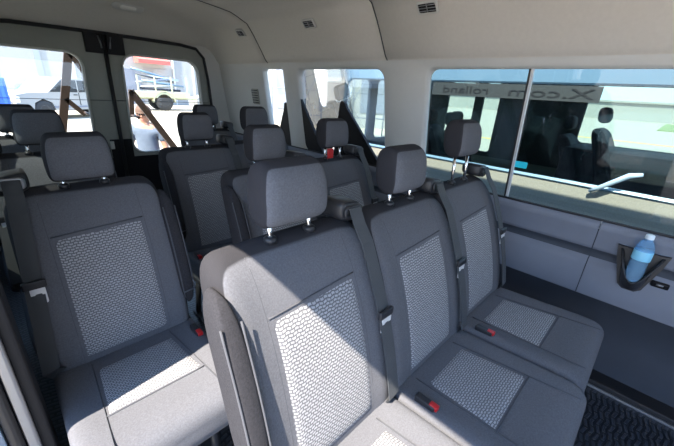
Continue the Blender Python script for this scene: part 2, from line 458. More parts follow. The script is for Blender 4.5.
# raised sill along the right wall
bm = bmesh.new()
box(bm, (1.845, -1.7, 0.0), (1.955, YE, 0.035), 0.008); struct('trim_1', bm, 'rubber')
bm = bmesh.new()
box(bm, (1.832, -1.7, 0.0), (1.845, YE, 0.012), 0.003); struct('trim_2', bm, 'steel')

def holed(bm, u0, u1, v0, v1, holes, fmap, depth, dmap, mi=0, lip=0.02):
    """panel on (u,v) with rounded holes [(a0,a1,b0,b1,r,slant0,slant1)]; fmap(u,v)->3D front, dmap(u,v)->3D back of reveal"""
    cuts = [u0]
    for i in range(len(holes)-1): cuts.append((holes[i][1]+holes[i+1][0])/2)
    cuts.append(u1)
    for i, hdef in enumerate(holes):
        a0, a1, b0, b1, r = hdef[:5]
        U0, U1 = cuts[i], cuts[i+1]
        inner = [((a0+a1)/2+px, (b0+b1)/2+py) for px, py in rrect(a1-a0, b1-b0, r, 7)]
        if len(hdef) > 5:   # taper: extra widening at the foot on either side
            sl0, sl1 = hdef[5], hdef[6]
            q = []
            for (px, py) in inner:
                t = (b1-py)/(b1-b0); q.append((px - (sl0*t if px < (a0+a1)/2 else -sl1*t), py))
            inner = q
        cu, cv = (a0+a1)/2, (b0+b1)/2
        outer = []
        for px, py in inner:
            dx, dy = px-cu, py-cv
            tx = ((U1-cu)/dx if dx > 1e-9 else (U0-cu)/dx if dx < -1e-9 else 1e9)
            ty = ((v1-cv)/dy if dy > 1e-9 else (v0-cv)/dy if dy < -1e-9 else 1e9)
            t = min(tx, ty); outer.append((cu+dx*t, cv+dy*t))
        # snap nearest outer points on the rectangle corners
        for cxn, cyn in ((U0, v0), (U1, v0), (U1, v1), (U0, v1)):
            k = min(range(len(outer)), key=lambda k: (outer[k][0]-cxn)**2+(outer[k][1]-cyn)**2); outer[k] = (cxn, cyn)
        mid = [(cu+(px-cu)*1.0+ (0.012 if px > cu else -0.012), cv+(py-cv)+(0.012 if py > cv else -0.012)) for px, py in inner]
        vo = [bm.verts.new(fmap(*p)) for p in outer]; vm = [bm.verts.new(fmap(*p)) for p in mid]
        def between(p, t): a = Vector(fmap(*p)); b = Vector(dmap(*p)); return a.lerp(b, t)
        vi = [bm.verts.new(between(p, 0.25)) for p in inner]
        vb = [bm.verts.new(between(p, 1.0)) for p in inner]
        n = len(inner)
        for k in range(n):
            j = (k+1) % n
            for A, B in ((vo, vm), (vm, vi), (vi, vb)):
                if (A[k].co-A[j].co).length < 1e-7 and (B[k].co-B[j].co).length < 1e-7: continue
                f = bm.faces.new((A[k], A[j], B[j], B[k])); f.material_index = mi
    return cuts

# right side wall, upper, with three windows
RW = [(-1.45, 1.11, ZB+0.005, ZT-0.015, 0.05), (1.43, 2.31, ZB+0.005, ZT-0.015, 0.07, 0.02, -0.02), (2.50, 2.80, 0.76, ZT-0.015, 0.03, 0.0, 0.0)]
bm = bmesh.new()
holed(bm, -1.7, YE, 0.74, ZT+0.03, RW, lambda y, z: (wx(z), y, z), 0.05, lambda y, z: (wx(z)+0.055, y, z))
# outside skin so that no daylight leaks round the trim
struct('wall_right', bm, 'trim_light', True)
def pane(name, u0, u1, v0, v1, f, m, mi=0):
    bm = bmesh.new(); g = [[bm.verts.new(Vector(f(u, v))+Vector(d)) for u, v in ((u0, v0), (u1, v0), (u1, v1), (u0, v1))] for d in ((0, 0, 0), )]
    bm.faces.new(g[0]); return bm
def add_pane(name, f, u0, u1, v0, v1, m='glass'):
    o = finish(name, pane(name, u0, u1, v0, v1, f, m), m, None, False); return tag(o, kind='structure')
for i, h in enumerate(RW):
    add_pane('window_%d' % (i+1), lambda y, z: (wx(z)+0.045, y, z), h[0]-0.04, h[1]+0.04, h[2]-0.02, h[3]+0.02, 'privacy' if i == 0 else 'glass')
# slider divider bars of the big window
bm = bmesh.new()
for y, wd in ((0.562, 0.011),):
    prism(bm, [(y-wd/2, ZB-0.005), (y+wd/2, ZB-0.005), (y+wd/2, ZT-0.01), (y-wd/2, ZT-0.01)], lambda a, z: (wx(z)+0.025, a, z), lambda a, z: (wx(z)+0.042, a, z))
struct('trim_3', bm, 'bright_metal')
bm = bmesh.new()
y = 0.573
prism(bm, [(y-0.004, ZB-0.005), (y+0.004, ZB-0.005), (y+0.004, ZT-0.01), (y-0.004, ZT-0.01)], lambda a, z: (wx(z)+0.026, a, z), lambda a, z: (wx(z)+0.044, a, z))
struct('trim_4', bm, 'rubber')

# right wall lower: profile extruded along y
PROF = [(0.815, 1.93), (0.808, 1.915), (0.795, 1.900), (0.770, 1.905), (0.74, 1.915), (0.69, 1.92), (0.672, 1.922), (0.665, 1.940), (0.625, 1.942), (0.615, 1.925), (0.58, 1.918), (0.44, 1.912), (0.43, 1.915)]
PL = [(0.43, 1.915), (0.425, 1.93), (0.20, 1.945), (0.02, 1.94)]
def strip(prof, y0, y1, m, name, mid=None):
    bm = bmesh.new(); R = [[bm.verts.new((x, y, z)) for z, x in prof] for y in (y0, y1)]
    for k in range(len(prof)-1):
        f = bm.faces.new((R[0][k], R[0][k+1], R[1][k+1], R[1][k]))
        if mid and mid(prof[k], prof[k+1]): f.material_index = 1
    return struct(name, bm, m, True)
SEAM = 0.115
isg = lambda a, b: 0.62 < min(a[0], b[0]) and max(a[0], b[0]) < 0.675  # groove faces take the darker vinyl colour to imitate shade in the recess
strip(PROF, -1.7, SEAM-0.002, ['panel', 'panel_low'], 'trim_5', isg)
strip(PROF, SEAM+0.002, YE, ['panel', 'panel_low'], 'trim_6', isg)
strip(PL, -1.7, YE, 'panel_low', 'baseboard_right')
bm = bmesh.new(); box(bm, (1.945, -1.7, -0.05), (1.99, YE, 0.78)); struct('wall_right', bm, 'panel_low')
# dark rubber bead on the belt line
bm = bmesh.new(); tube(bm, [(1.925, -1.7, 0.817), (1.925, YE, 0.817)], 0.006, 8); struct('trim_7', bm, 'rubber')
for yv, zv in ((-0.2, 0.12), (0.12, 0.36)):
    pass

bm = bmesh.new(); box(bm, (-0.24, -1.76, -0.05), (XR+0.03, -1.69, 1.02), 0.01); box(bm, (-0.24, -1.76, 1.55), (XR+0.03, -1.69, 1.95)); struct('front_light_block', bm, 'black')  # unseen front closure, added to cut daylight coming in from the cab end
# headliner: smooth vault over cabin
SIDE = [(0.0, 1.47), (0.004, 1.505), (0.03, 1.53), (0.08, 1.61), (0.14, 1.70), (0.20, 1.775), (0.34, 1.835), (0.59, 1.875), (0.99, 1.89)]
REAR = [(0.0, 1.645), (0.03, 1.66), (0.10, 1.71), (0.22, 1.79), (0.40, 1.85), (0.70, 1.885), (1.3, 1.9), (6, 1.9)]
def interp(T, x):
    if x <= T[0][0]: return T[0][1]
    for (a, b), (c, d) in zip(T[:-1], T[1:]):
        if x <= c: return b+(d-b)*(x-a)/(c-a)
    return T[-1][1]
def smin(a, b, k=0.09):
    h = max(k-abs(a-b), 0)/k; return min(a, b)-h*h*k*0.25
XC = 0.85
def roof_z(x, y):
    dx = 0.99-abs(x-XC); s = interp(SIDE, dx); r = interp(REAR, YE-y)
    z = max(1.47, smin(s, r) if dx > 0.03 else min(s, r))
    return max(z, 1.625) if (x < XC and y < 0.99) else z
bm = bmesh.new()
dxs = [0, 0.004, 0.015, 0.03, 0.055, 0.08, 0.11, 0.14, 0.17, 0.20, 0.24, 0.29, 0.34, 0.42, 0.5, 0.59, 0.72, 0.85, 0.99]
xs = [XC-0.99+d for d in dxs] + [XC+0.99-d for d in dxs[-2::-1]]
ys = [-1.7, -1.0, -0.3, 0.4, 1.0, 1.396, 1.40, 1.404, 1.8, 2.3, 2.696, 2.70, 2.704, 2.8, 2.9, 3.0, 3.1, 3.2, 3.28, 3.36, 3.42, 3.48, 3.53, 3.57, 3.6]
G = [[bm.verts.new((x, y, roof_z(x, y)+(0.012 if y in (1.40, 2.70) else 0))) for x in xs] for y in ys]
for j in range(len(ys)-1):
    for i in range(len(xs)-1): bm.faces.new((G[j][i], G[j][i+1], G[j+1][i+1], G[j+1][i]))
struct('ceiling', bm, 'headliner', True)
# dark joint lines in the headliner panels
for n, y in ((8, 1.40), (9, 2.70)):
    bm = bmesh.new()
    tube(bm, [(x, y, roof_z(x, y)-0.0005) for x in xs[len(xs)//2:]], 0.0035, 6); struct('trim_%d' % n, bm, 'piping')
# outer roof skin
bm = bmesh.new()
box(bm, (-0.16, -1.7, 1.92), (1.86, YE+0.05, 1.96)); 
box(bm, (1.85, -1.7, 1.49), (1.97, YE+0.05, 1.955)); box(bm, (-0.25, PY+0.1, 1.50), (-0.148, YE+0.05, 1.955)); box(bm, (-0.25, -1.7, 1.75), (-0.15, PY+0.1, 1.955)); box(bm, (-0.2, YE+0.005, 1.66), (1.9, YE+0.09, 1.955))
tag(finish('ceiling', bm, 'body', None, False), kind='structure')

# rear wall: frame around the two doors
AR = (0.06-0.04, 1.70, 0.0, 1.645)
bm = bmesh.new()
pts_in = [(1.70, 0.0), (1.74, 0.75), (1.725, 1.0), (1.70, 1.35), (1.67, 1.55), (1.60, 1.625), (1.45, 1.643)]
pts_in = pts_in + [(XC, 1.652)] + [(2*XC-x, z) for x, z in pts_in[::-1]]
pts_out = [(1.98, 0.0), (1.98, 0.75), (1.98, 1.0), (1.98, 1.35), (1.95, 1.70), (1.75, 1.9), (1.5, 1.93), (XC, 1.95)]
pts_out = pts_out + [(2*XC-x, z) for x, z in pts_out[-2::-1]]
a = [bm.verts.new((x, YE-0.012, z)) for x, z in pts_in]; b = [bm.verts.new((x, YE-0.012, z)) for x, z in pts_out]; c = [bm.verts.new((x, YE+0.06, z)) for x, z in pts_in]
for k in range(len(a)-1): bm.faces.new((a[k], a[k+1], b[k+1], b[k])); bm.faces.new((a[k], a[k+1], c[k+1], c[k]))
struct('wall_back', bm, 'trim_light', False)
bm = bmesh.new(); tube(bm, [(x*0.993+0.006, YE-0.02, z-0.006) for x, z in pts_in], 0.014, 8); struct('trim_10', bm, 'rubber')

# rear doors with windows
def rear_door(n, s):
    def X(u): return 0.822 + s*u
    h = (0.18, 0.84, 0.655, 1.475, 0.10, -0.02, 0.02) if s < 0 else (0.118, 0.775, 0.655, 1.50, 0.10, 0.02, 0.04)
    root = empty('door_%d' % n, (0, 0, 0)); tag(root, kind='structure')
    bm = bmesh.new()
    holed(bm, 0.012, 0.91, 0.05, 1.66, [h], lambda u, z: (X(u), YE+0.004, z), 0, lambda u, z: (X(u), YE+0.055, z))
    # lower faces black
    finish('inner_panel', bm, 'door_trim', root, True)
    bm = bmesh.new()
    # black lower trim: strips around the foot of the window
    f = lambda u, z: (X(u), YE-0.006, z); g = lambda u, z: (X(u), YE+0.003, z)
    prism(bm, [(0.014, 0.05), (0.87, 0.05), (0.87, 0.62), (0.014, 0.62)], f, g)
    prism(bm, [(0.014, 0.62), (0.088, 0.62), (0.088, 0.785), (0.014, 0.785)], f, g)
    prism(bm, [(0.84, 0.62), (0.87, 0.62), (0.87, 0.785), (0.84, 0.785)], f, g)
    finish('lower_trim', bm, 'black', root, False)
    bm = bmesh.new(); vs = [bm.verts.new((X(u), YE+0.045, z)) for u, z in ((0.06, 0.62), (0.87, 0.62), (0.87, 1.53), (0.06, 1.53))]; bm.faces.new(vs)
    finish('pane', bm, 'glass', root, False)
    bm = bmesh.new(); rr = [((h[0]+h[1])/2+px, (h[2]+h[3])/2+py) for px, py in rrect(h[1]-h[0]+0.01, h[3]-h[2]+0.01, 0.105, 7)]
    rr = [(px - (h[5] if px < 0.46 else -h[6])*(h[3]-py)/(h[3]-h[2]), py) for px, py in rr]
    tube(bm, [(X(u), YE+0.002, z) for u, z in rr+rr[:1]], 0.009, 8); finish('window_frame', bm, 'trim_light', root)  # pale colour imitates light catching the window edge
    bm = bmesh.new(); tube(bm, [(X(0.018), YE-0.002, 1.12), (X(0.87), YE-0.002, 1.12)], 0.0025, 6)
    finish('crease', bm, 'piping', root)
    bm = bmesh.new(); tube(bm, [(X(0.004), YE-0.006, 0.05), (X(0.004), YE-0.006, 1.645)], 0.012 , 8); finish('edge_seal', bm, 'rubber', root)
    bm = bmesh.new(); box(bm, (X(0.078)-0.062, YE-0.035, 1.49), (X(0.078)+0.062, YE+0.005, 1.638), 0.008)
    lb = finish('latch_cover', bm, 'black', root)
    bm = bmesh.new(); tube(bm, [(X(0.03), YE-0.04, 1.53), (X(0.035), YE-0.045, 1.57), (X(0.045), YE-0.04, 1.62)], 0.006, 8)
    finish('latch_lever', bm, 'steel', lb)
    if s < 0:
        bm = bmesh.new(); box(bm, (X(0.075)-0.015, YE-0.012, 0.70), (X(0.075)+0.015, YE, 0.77), 0.004); finish('handle_plate', bm, 'trim_light', root)
    return root
rear_door(1, -1); rear_door(2, 1)

# left side: sliding-door opening in front, wall with windows behind it
def lx(z): return 2*XC - wx(z)
bm = bmesh.new()
holed(bm, PY+0.02, YE, 0.74, ZT+0.03, [(1.25, 2.25, ZB, ZT-0.02, 0.06), (2.45, 3.3, ZB, ZT-0.02, 0.06)], lambda y, z: (lx(z), y, z), 0.05, lambda y, z: (lx(z)-0.05, y, z))
struct('wall_left', bm, 'trim_light', True)
add_pane('window_4', lambda y, z: (lx(z)-0.045, y, z), 1.2, 3.35, ZB-0.02, ZT, 'limo')
bm = bmesh.new(); box(bm, (-0.27, PY+0.1, -0.3), (-0.235, YE, 0.78)); struct('wall_left', bm, 'panel_low')
# pillar behind the sliding-door opening
def pillar(name, x0, x1, y0, y1, m, z0=-0.05, z1=1.62, bev=0.008):
    bm = bmesh.new(); box(bm, (x0, y0, z0), (x1, y1, z1), bev); return struct(name, bm, m)
pillar('trim_11', -0.235, -0.060, PY, PY+0.10, 'black')
pillar('trim_12', -0.105, -0.083, PY-0.014, PY+0.004, 'steel', bev=0.006)
pillar('trim_13', -0.128, -0.106, PY-0.03, PY+0.004, 'rubber', bev=0.01)
pillar('trim_14', -0.30, -0.130, PY-0.035, PY+0.1, 'bodyblue', z0=-0.30, bev=0.02)
# header over the door opening
bm = bmesh.new()
hd = [(-0.135, 1.61), (-0.10, 1.60), (-0.08, 1.64), (-0.10, 1.70), (-0.16, 1.80), (-0.22, 1.80), (-0.21, 1.72)]
ring_loft(bm, [[(x, y, z) for x, z in hd] for y in (-1.7, PY+0.1)]); struct('trim_15', bm, 'trim_light', True)
# front left side (front of the opening)
bm = bmesh.new(); box(bm, (-0.28, -1.7, -0.3), (-0.22, -0.95, 0.8), 0.02); box(bm, (-0.28, -0.98, 0.8), (-0.22, -0.90, 1.62), 0.01); struct('wall_left', bm, 'body')
# body sill outside
bm = bmesh.new(); box(bm, (-0.28, -1.0, -0.30), (XL+0.02, 1.0, -0.01), 0.01); struct('trim_16', bm, 'body')
bm = bmesh.new(); box(bm, (-0.24, -1.7, -0.30), (XR+0.04, YE+0.05, -0.055)); struct('trim_17', bm, 'rubber')

# ------------------------------------------------------------------ outside ground
bm = bmesh.new(); v = [bm.verts.new(p) for p in ((-60, -60, -0.65), (160, -60, -0.65), (160, 160, -0.65), (-60, 160, -0.65))]; bm.faces.new(v)
struct('ground', bm, 'asphalt')

# ------------------------------------------------------------------ seats
def seat(x, y, arm, belt, raised, label, group=None):
    r = make_seat('passenger_seat', arm, belt, raised); r.location = (x, y, 0)
    if y > 0.9: r.scale = (0.94, 1, 1)
    tag(r, label, 'seat', group); return r
seat(0.452, 0.365, -1, 1, 0.0, 'nearest grey cloth van seat half in bright sun, folded armrest on its left side')
seat(0.908, 0.365, None, 1, 0.0, 'grey cloth middle seat of the front bench, between the sunlit seat and the window seat')
seat(1.365, 0.38, None, 1, 0.072, 'grey cloth window seat beside the water bottle, headrest raised on two chrome posts')
seat(0.175, 1.09, 1, -1, -0.018, 'single grey cloth seat by the door opening with its cushion front in sun')
seat(0.81, 1.0, -1, 1, 0.0, 'grey cloth aisle seat directly behind the sunlit nearest seat')
sr = seat(1.245, 1.03, None, 1, 0.02, 'second-row window seat with a red clip hanging under its headrest')
bm = bmesh.new(); box(bm, (-0.075, LEAN+0.012, 0.985), (-0.035, LEAN+0.022, 1.035), 0.004); o = finish('hanging_clip', bm, 'red', sr); o['label'] = 'red clip'
seat(0.785, 1.63, -1, 1, 0.0, 'dark grey aisle seat in the third row, in front of the right rear door window')
seat(1.21, 1.72, None, 1, 0.03, 'third-row window seat whose headrest stands before the narrow rear side window')
seat(0.145, 1.74, 1, -1, 0.0, 'third-row single seat, nearer of the two dark headrests before the left rear window')
seat(1.18, 2.36, None, 1, 0.0, 'back-row seat by the right wall, its headrest against the pale rear corner panel')
seat(0.11, 2.32, None, -1, -0.015, 'back-row single seat, farther of the two dark headrests before the left rear window')

# ------------------------------------------------------------------ fittings inside the van
def vent(y, x, z, dir_):
    r = empty('air_vent', (0, 0, 0)); n = Vector((-0.74, 0, -0.67)); t = Vector((-0.67, 0, 0.74)); c = Vector((x, y, z))
    def P(a, b, d): return c + Vector((0, 1, 0))*a + t*b + n*d
    o = [P(*q, 0.004) for q in rrect(0.115, 0.062, 0.012, 4)]; i = [P(*q, 0.006) for q in rrect(0.098, 0.046, 0.008, 4)]; k = [P(*q, -0.001) for q in rrect(0.098, 0.046, 0.008, 4)]
    base = [P(*q, -0.004) for q in rrect(0.118, 0.066, 0.012, 4)]
    bm = bmesh.new(); ring_loft(bm, [base, o, i, k], cap=False); finish('bezel', bm, 'trim_light', r)
    bm = bmesh.new(); f = bm.faces.new([bm.verts.new(p) for p in [P(*q, 0.0005) for q in rrect(0.10, 0.048, 0.008, 4)]]); finish('backing', bm, 'black', r, False)
    for q in (-0.014, 0.0, 0.014):
        bm = bmesh.new(); tube(bm, [P(-0.048, q, 0.003), P(0.048, q, 0.003)], 0.0022, 6); finish('slat', bm, 'steel', r)
    bm = bmesh.new(); tube(bm, [P(0, -0.02, 0.005), P(0, 0.02, 0.005)], 0.003, 6); finish('thumb_lever', bm, 'steel', r)
    return r
tag(vent(1.06, 1.672, 1.722, 0), 'air vent in the side headliner nearest the camera, above the big window', 'air vent')
tag(vent(1.97, 1.672, 1.722, 0), 'middle air vent in the side headliner, above the gap between two windows', 'air vent')
tag(vent(2.86, 1.672, 1.722, 0), 'farthest small air vent in the side headliner near the rear corner', 'air vent')

# roof lamp over the rear doors
zc = roof_z(0.95, 3.22)
r = empty('roof_lamp', (0.95, 3.27, roof_z(0.95, 3.27)-0.002), 0); r.rotation_euler = (radians(-30), 0, 0)
tag(r, 'small oblong ceiling lamp with pale lens in the rear headliner above the doors', 'lamp')
bm = bmesh.new(); q = rrect(0.22, 0.075, 0.034, 6); ring_loft(bm, [[(x, y, 0.01) for x, y in q], [(x, y, -0.006) for x, y in q], [(x*0.93, y*0.85, -0.012) for x, y in q]]); finish('lamp_housing', bm, 'trim_light', r)
bm = bmesh.new(); q = rrect(0.12, 0.045, 0.02, 6); ring_loft(bm, [[(x, y, -0.008) for x, y in q], [(x*0.9, y*0.85, -0.018) for x, y in q]]); finish('lens', bm, 'lens', r)
r = empty('roof_lamp', (1.0, 2.25, roof_z(1.0, 2.25)-0.002)); tag(r, 'ceiling lamp cut off by the top edge of the photo', 'lamp')
bm = bmesh.new(); q = rrect(0.22, 0.09, 0.03, 6); ring_loft(bm, [[(x, y, 0.004) for x, y in q], [(x, y, -0.008) for x, y in q]]); finish('lamp_housing', bm, 'trim_light', r)
bm = bmesh.new(); q = rrect(0.15, 0.055, 0.02, 6); ring_loft(bm, [[(x, y, -0.006) for x, y in q], [(x, y, -0.012) for x, y in q]]); finish('lens', bm, 'lens', r)

# speaker grille in rear corner panel
bm = bmesh.new(); q = rrect(0.12, 0.14, 0.012, 4)
ring_loft(bm, [[(wx(1.22+b)-0.001, 2.97+a, 1.22+b) for a, b in q], [(wx(1.22+b)-0.008, 2.97+a*0.9, 1.22+b*0.92) for a, b in q]])
g = tag(finish('panel_grille', bm, 'door_trim'), 'small grey slotted grille in the pale corner panel near the rear side window', 'grille')
for k in range(6):
    bm = bmesh.new(); z = 1.165+0.022*k; box(bm, (wx(z)-0.0115, 2.92, z-0.004), (wx(z)-0.006, 3.02, z+0.004)); finish('slot', bm, 'plastic', g)

# black webbing panels behind the window seats (tapering upward)
def wedge(apex, fl, fr, name, label, x_off=0.0):
    bm = bmesh.new(); (ay, az), (ly, lz), (ry, rz) = apex, fl, fr
    pts = [(ly, lz), (ry, rz), (ay-0.040, az-0.05), (ay-0.026, az-0.022), (ay-0.010, az-0.006), (ay+0.010, az-0.006), (ay+0.026, az-0.022), (ay+0.036, az-0.06)]
    prism(bm, pts, lambda y, z: (wx(z)+0.012-0.0, y, z), lambda y, z: (wx(z)+0.036, y, z))
    o = finish(name, bm, 'black', None, False); return tag(o, label, 'window brace')
wedge((1.815, 1.25), (1.95, 0.80), (1.44, 0.80), 'window_brace', 'tall black tapering brace standing in the middle side window', 0)
wedge((2.37, 1.33), (2.34, 0.80), (2.06, 0.80), 'window_brace', 'black slanting brace beside the pillar at the rear edge of the middle side window', 0)
wedge((2.52, 1.20), (2.76, 0.78), (2.505, 0.78), 'window_brace', 'black slanting brace in the narrow rear side window', 0)

# brown ladder brackets outside the rear doors
YB = YE+0.30
def brace(pts_list, label):
    r = empty('door_brace'); tag(r, label, 'brace')
    for a, b, wd in pts_list:
        bm = bmesh.new(); tube(bm, [(a[0], YB, a[1]), (b[0], YB, b[1])], 0, flat=(wd/2, 0.016), up=Vector((0, 1, 0))); finish('bar', bm, 'brown', r, False)
        bm = bmesh.new(); tube(bm, [(b[0], YB, b[1]+0.02), (b[0], YE+0.06, b[1]+0.02)], 0.012, 8); finish('mounting_arm', bm, 'brown', r)
    return r
brace([((0.615, 1.50), (0.36, 0.50), 0.06), ((0.61, 1.50), (0.72, 1.30), 0.04), ((0.52, 1.11), (0.64, 0.975), 0.04)], 'brown steel triangular brace outside the left rear door window')
brace([((1.045, 1.20), (1.53, 0.40), 0.06), ((1.05, 1.21), (1.02, 0.95), 0.04)], 'brown steel diagonal brace outside the right rear door window')

# cup holder, bottle, switch, sticker on the right side panel
r = empty('cup_holder', (1.905, -0.062, 0.018)); tag(r, 'dark grey shield-shaped cup holder on the side panel holding the bottle', 'cup holder')
bm = bmesh.new(); R = []
for k in range(9):
    t = k/8; z = 0.535; wd = 0.034+0.034*t**0.8+ (0.008 if k == 8 else 0); dp = 0.05+0.035*t
    R.append([(-dp*sin(a) if 0 <= a <= pi else 0, wd*cos(a), z + t*(0.045+0.125*abs(cos(a))**1.6)) for a in [pi*j/20 for j in range(21)]])
R2 = [[(p[0]*0.86, p[1]*0.86, p[2]) for p in q] for q in R]
ring_loft(bm, R+R2[::-1], cap=True, closed=True); finish('holder_pocket', bm, 'plastic', r)
bm = bmesh.new(); pts = [(0.092, 0.715), (0.082, 0.66), (0.044, 0.535), (0.022, 0.518), (-0.022, 0.518), (-0.044, 0.535), (-0.082, 0.66), (-0.092, 0.715), (-0.06, 0.712), (0.06, 0.712)]
prism(bm, pts, lambda y, z: (0.02, y, z), lambda y, z: (-0.008, y*0.97, z)); finish('mounting_plate', bm, 'plastic', r, False)
b = empty('water_bottle', (1.858, -0.060, 0.602)); tag(b, 'clear blue plastic water bottle with pale cap standing in the wall cup holder', 'bottle')
bm = bmesh.new(); prof = [(0.001, 0), (0.026, 0.001), (0.030, 0.008)]
for k in range(6): prof += [(0.0315, 0.018+k*0.014), (0.0285, 0.025+k*0.014)]
prof += [(0.0325, 0.105), (0.0325, 0.15), (0.031, 0.162), (0.024, 0.182), (0.0135, 0.196), (0.0125, 0.203)]
lathe(bm, prof, 28); finish('bottle_body', bm, 'bottle', b)
bm = bmesh.new(); lathe(bm, [(0.0330, 0.104), (0.0335, 0.106), (0.0335, 0.145), (0.0330, 0.147)], 28); lb = finish('paper_label', bm, 'paper', b); lb['label'] = 'light blue printed label band'
bm = bmesh.new(); lathe(bm, [(0.0150, 0.200), (0.0155, 0.202), (0.0155, 0.216), (0.0135, 0.219), (0.001, 0.2195)], 24); finish('bottle_cap', bm, 'cap', b)
sw = empty('socket', (1.915, -0.155, 0.598)); tag(sw, 'small black oblong socket cover low on the side panel right of the cup holder', 'socket')
bm = bmesh.new(); q = rrect(0.062, 0.026, 0.006, 4); ring_loft(bm, [[(0.004, a, z) for a, z in q], [(-0.007, a*0.95, z*0.9) for a, z in q]]); finish('cover', bm, 'black', sw)
bm = bmesh.new(); box(bm, (-0.009, -0.012, -0.004), (-0.006, 0.012, 0.004)); finish('mark', bm, 'steel', sw)
bm = bmesh.new(); z0 = 1.0; ring_loft(bm, [[(wx(z0+b)+0.043+d, 0.535+a, z0+b) for a, b in rrect(0.075, 0.034, 0.006, 3)] for d in (0, -0.002)])
tag(finish('window_sticker', bm, 'teal', None, False), 'small teal rectangular sticker at the foot of the sliding window pane', 'sticker')

# ------------------------------------------------------------------ the van parked alongside
N0, N1 = 2.90, 4.80
nv = empty('parked_van', (N0, 0, -0.65)); tag(nv, 'silver van parked alongside, seen through the big side window', 'van')
def child(name, bm, m, smooth=False, parent=None):
    o = finish(name, bm, m, None, smooth); p = parent or nv
    o.parent = p; o.matrix_parent_inverse = Matrix.Translation((-N0, 0, 0.65)) if p is nv else Matrix.Identity(4)
    return o
def nx(z): return N0 + 0.05*max(0, z-0.75)
bm = bmesh.new()
box(bm, (N0, -3.2, -0.35), (N0+0.05, 3.15, 0.775), 0.01)
box(bm, (N0, -3.2, -0.35), (N1, -3.1, 0.775));  box(bm, (N1-0.05, -3.2, -0.35), (N1, 3.15, 0.60))
body = child('body', bm, 'body_rough'); body['label'] = 'dusty silver lower bodywork'
bm = bmesh.new()
holed(bm, -3.2, 3.15, 0.76, 1.60, [(-3.0, 2.76, 0.80, 1.45, 0.08)], lambda y, z: (nx(z), y, z), 0.05, lambda y, z: (nx(z)+0.03, y, z))
child('window_surround', bm, 'slate_sky_blue')  # blue imitates sky mirrored in the silver bodywork, as on the roof
bm = bmesh.new(); R = []
for y, e in ((-3.2, 0.9), (-3.1, 1), (3.1, 1), (3.15, 0.9)):
    R.append([(N0+0.04, y, 1.54), (N0+0.10, y, 1.62*e+0.15*(1-e)), (N0+0.3, y, 1.80*e+0.1*(1-e)), (N0+0.8, y, 1.86*e+0.1*(1-e)), (N1-0.8, y, 1.86*e+0.1*(1-e)), (N1-0.3, y, 1.80*e+0.1*(1-e)), (N1-0.04, y, 1.58)])
ring_loft(bm, R); child('roof', bm, 'slate_sky_blue', True)
bm = bmesh.new(); tube(bm, [(N0+0.045, -3.1, 1.478), (N0+0.045, 3.0, 1.50)], 0.005, 6); child('drip_rail', bm, 'trim_light')
bm = bmesh.new(); tube(bm, [(N0-0.004, -3.1, 0.785), (N0-0.004, 3.0, 0.785)], 0.008, 6); child('waist_moulding', bm, 'slate_sky_blue')
bm = bmesh.new(); bm.faces.new([bm.verts.new((nx(z)+0.012, y, z)) for y, z in ((-3.05, 0.78), (2.8, 0.78), (2.8, 1.45), (-3.05, 1.45))]); child('side_glass', bm, 'tint')
bm = bmesh.new()
holed(bm, -3.1, 3.1, 0.60, 1.58, [(-1.6, 0.78, 0.93, 1.535, 0.06, 0.03, 0.0), (1.74, 1.95, 0.66, 1.535, 0.04), (2.07, 2.46, 0.72, 1.535, 0.05)], lambda y, z: (N1-0.05, y, z), 0.0, lambda y, z: (N1, y, z))
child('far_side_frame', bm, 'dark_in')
bm = bmesh.new()
holed(bm, N0+0.02, N1, -0.35, 1.56, [(N0+0.22, N0+0.86, 0.72, 1.50, 0.08), (N0+1.02, N0+1.66, 0.72, 1.50, 0.08)], lambda x, z: (x, 3.09, z), 0.0, lambda x, z: (x, 3.14, z))
child('tail_doors', bm, 'panel')
bm = bmesh.new(); prism(bm, [(2.80, 0.78), (3.14, 0.78), (3.14, 1.47), (2.80, 1.47)], lambda y, z: (nx(z)-0.004, y, z), lambda y, z: (nx(z)+0.0005, y, z)); child('rear_pillar', bm, 'white')
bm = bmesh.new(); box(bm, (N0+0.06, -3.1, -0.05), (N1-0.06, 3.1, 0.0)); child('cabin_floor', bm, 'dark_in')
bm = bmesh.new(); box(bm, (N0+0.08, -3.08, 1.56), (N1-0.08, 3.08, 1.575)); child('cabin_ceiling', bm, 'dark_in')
# banner with mirrored lettering along the head of the glass
bm = bmesh.new(); prism(bm, [(0.42, 1.338), (1.69, 1.338), (1.69, 1.442), (0.42, 1.442)], lambda y, z: (nx(z)+0.006, y, z), lambda y, z: (nx(z)+0.010, y, z)); ban = child('banner_strip', bm, 'banner'); ban['label'] = 'grey strip with dark mirrored lettering'
def lettering(body_text, y_start, z, size, parent, stretch=1.0):
    cu = bpy.data.curves.new('lettering', 'FONT'); cu.body = body_text; cu.size = size; cu.extrude = 0.0008
    o = bpy.data.objects.new('lettering_src', cu); COL.objects.link(o)
    dg = bpy.context.evaluated_depsgraph_get(); me = bpy.data.meshes.new_from_object(o.evaluated_get(dg))
    bpy.data.objects.remove(o); bpy.data.curves.remove(cu)
    for v in me.vertices:   # seen mirrored from inside our van: reads from right (small y) to left (large y)
        v.co = Vector((nx(z)+0.004+v.co.z, y_start+v.co.x*stretch, z+v.co.y))
    me.materials.append(M['text']); t = bpy.data.objects.new('lettering', me); COL.objects.link(t)
    t.parent = parent; return t
lettering('X.com', 0.455, 1.358, 0.095, ban, 2.25)
lettering('rolland', 1.17, 1.362, 0.085, ban, 1.75)
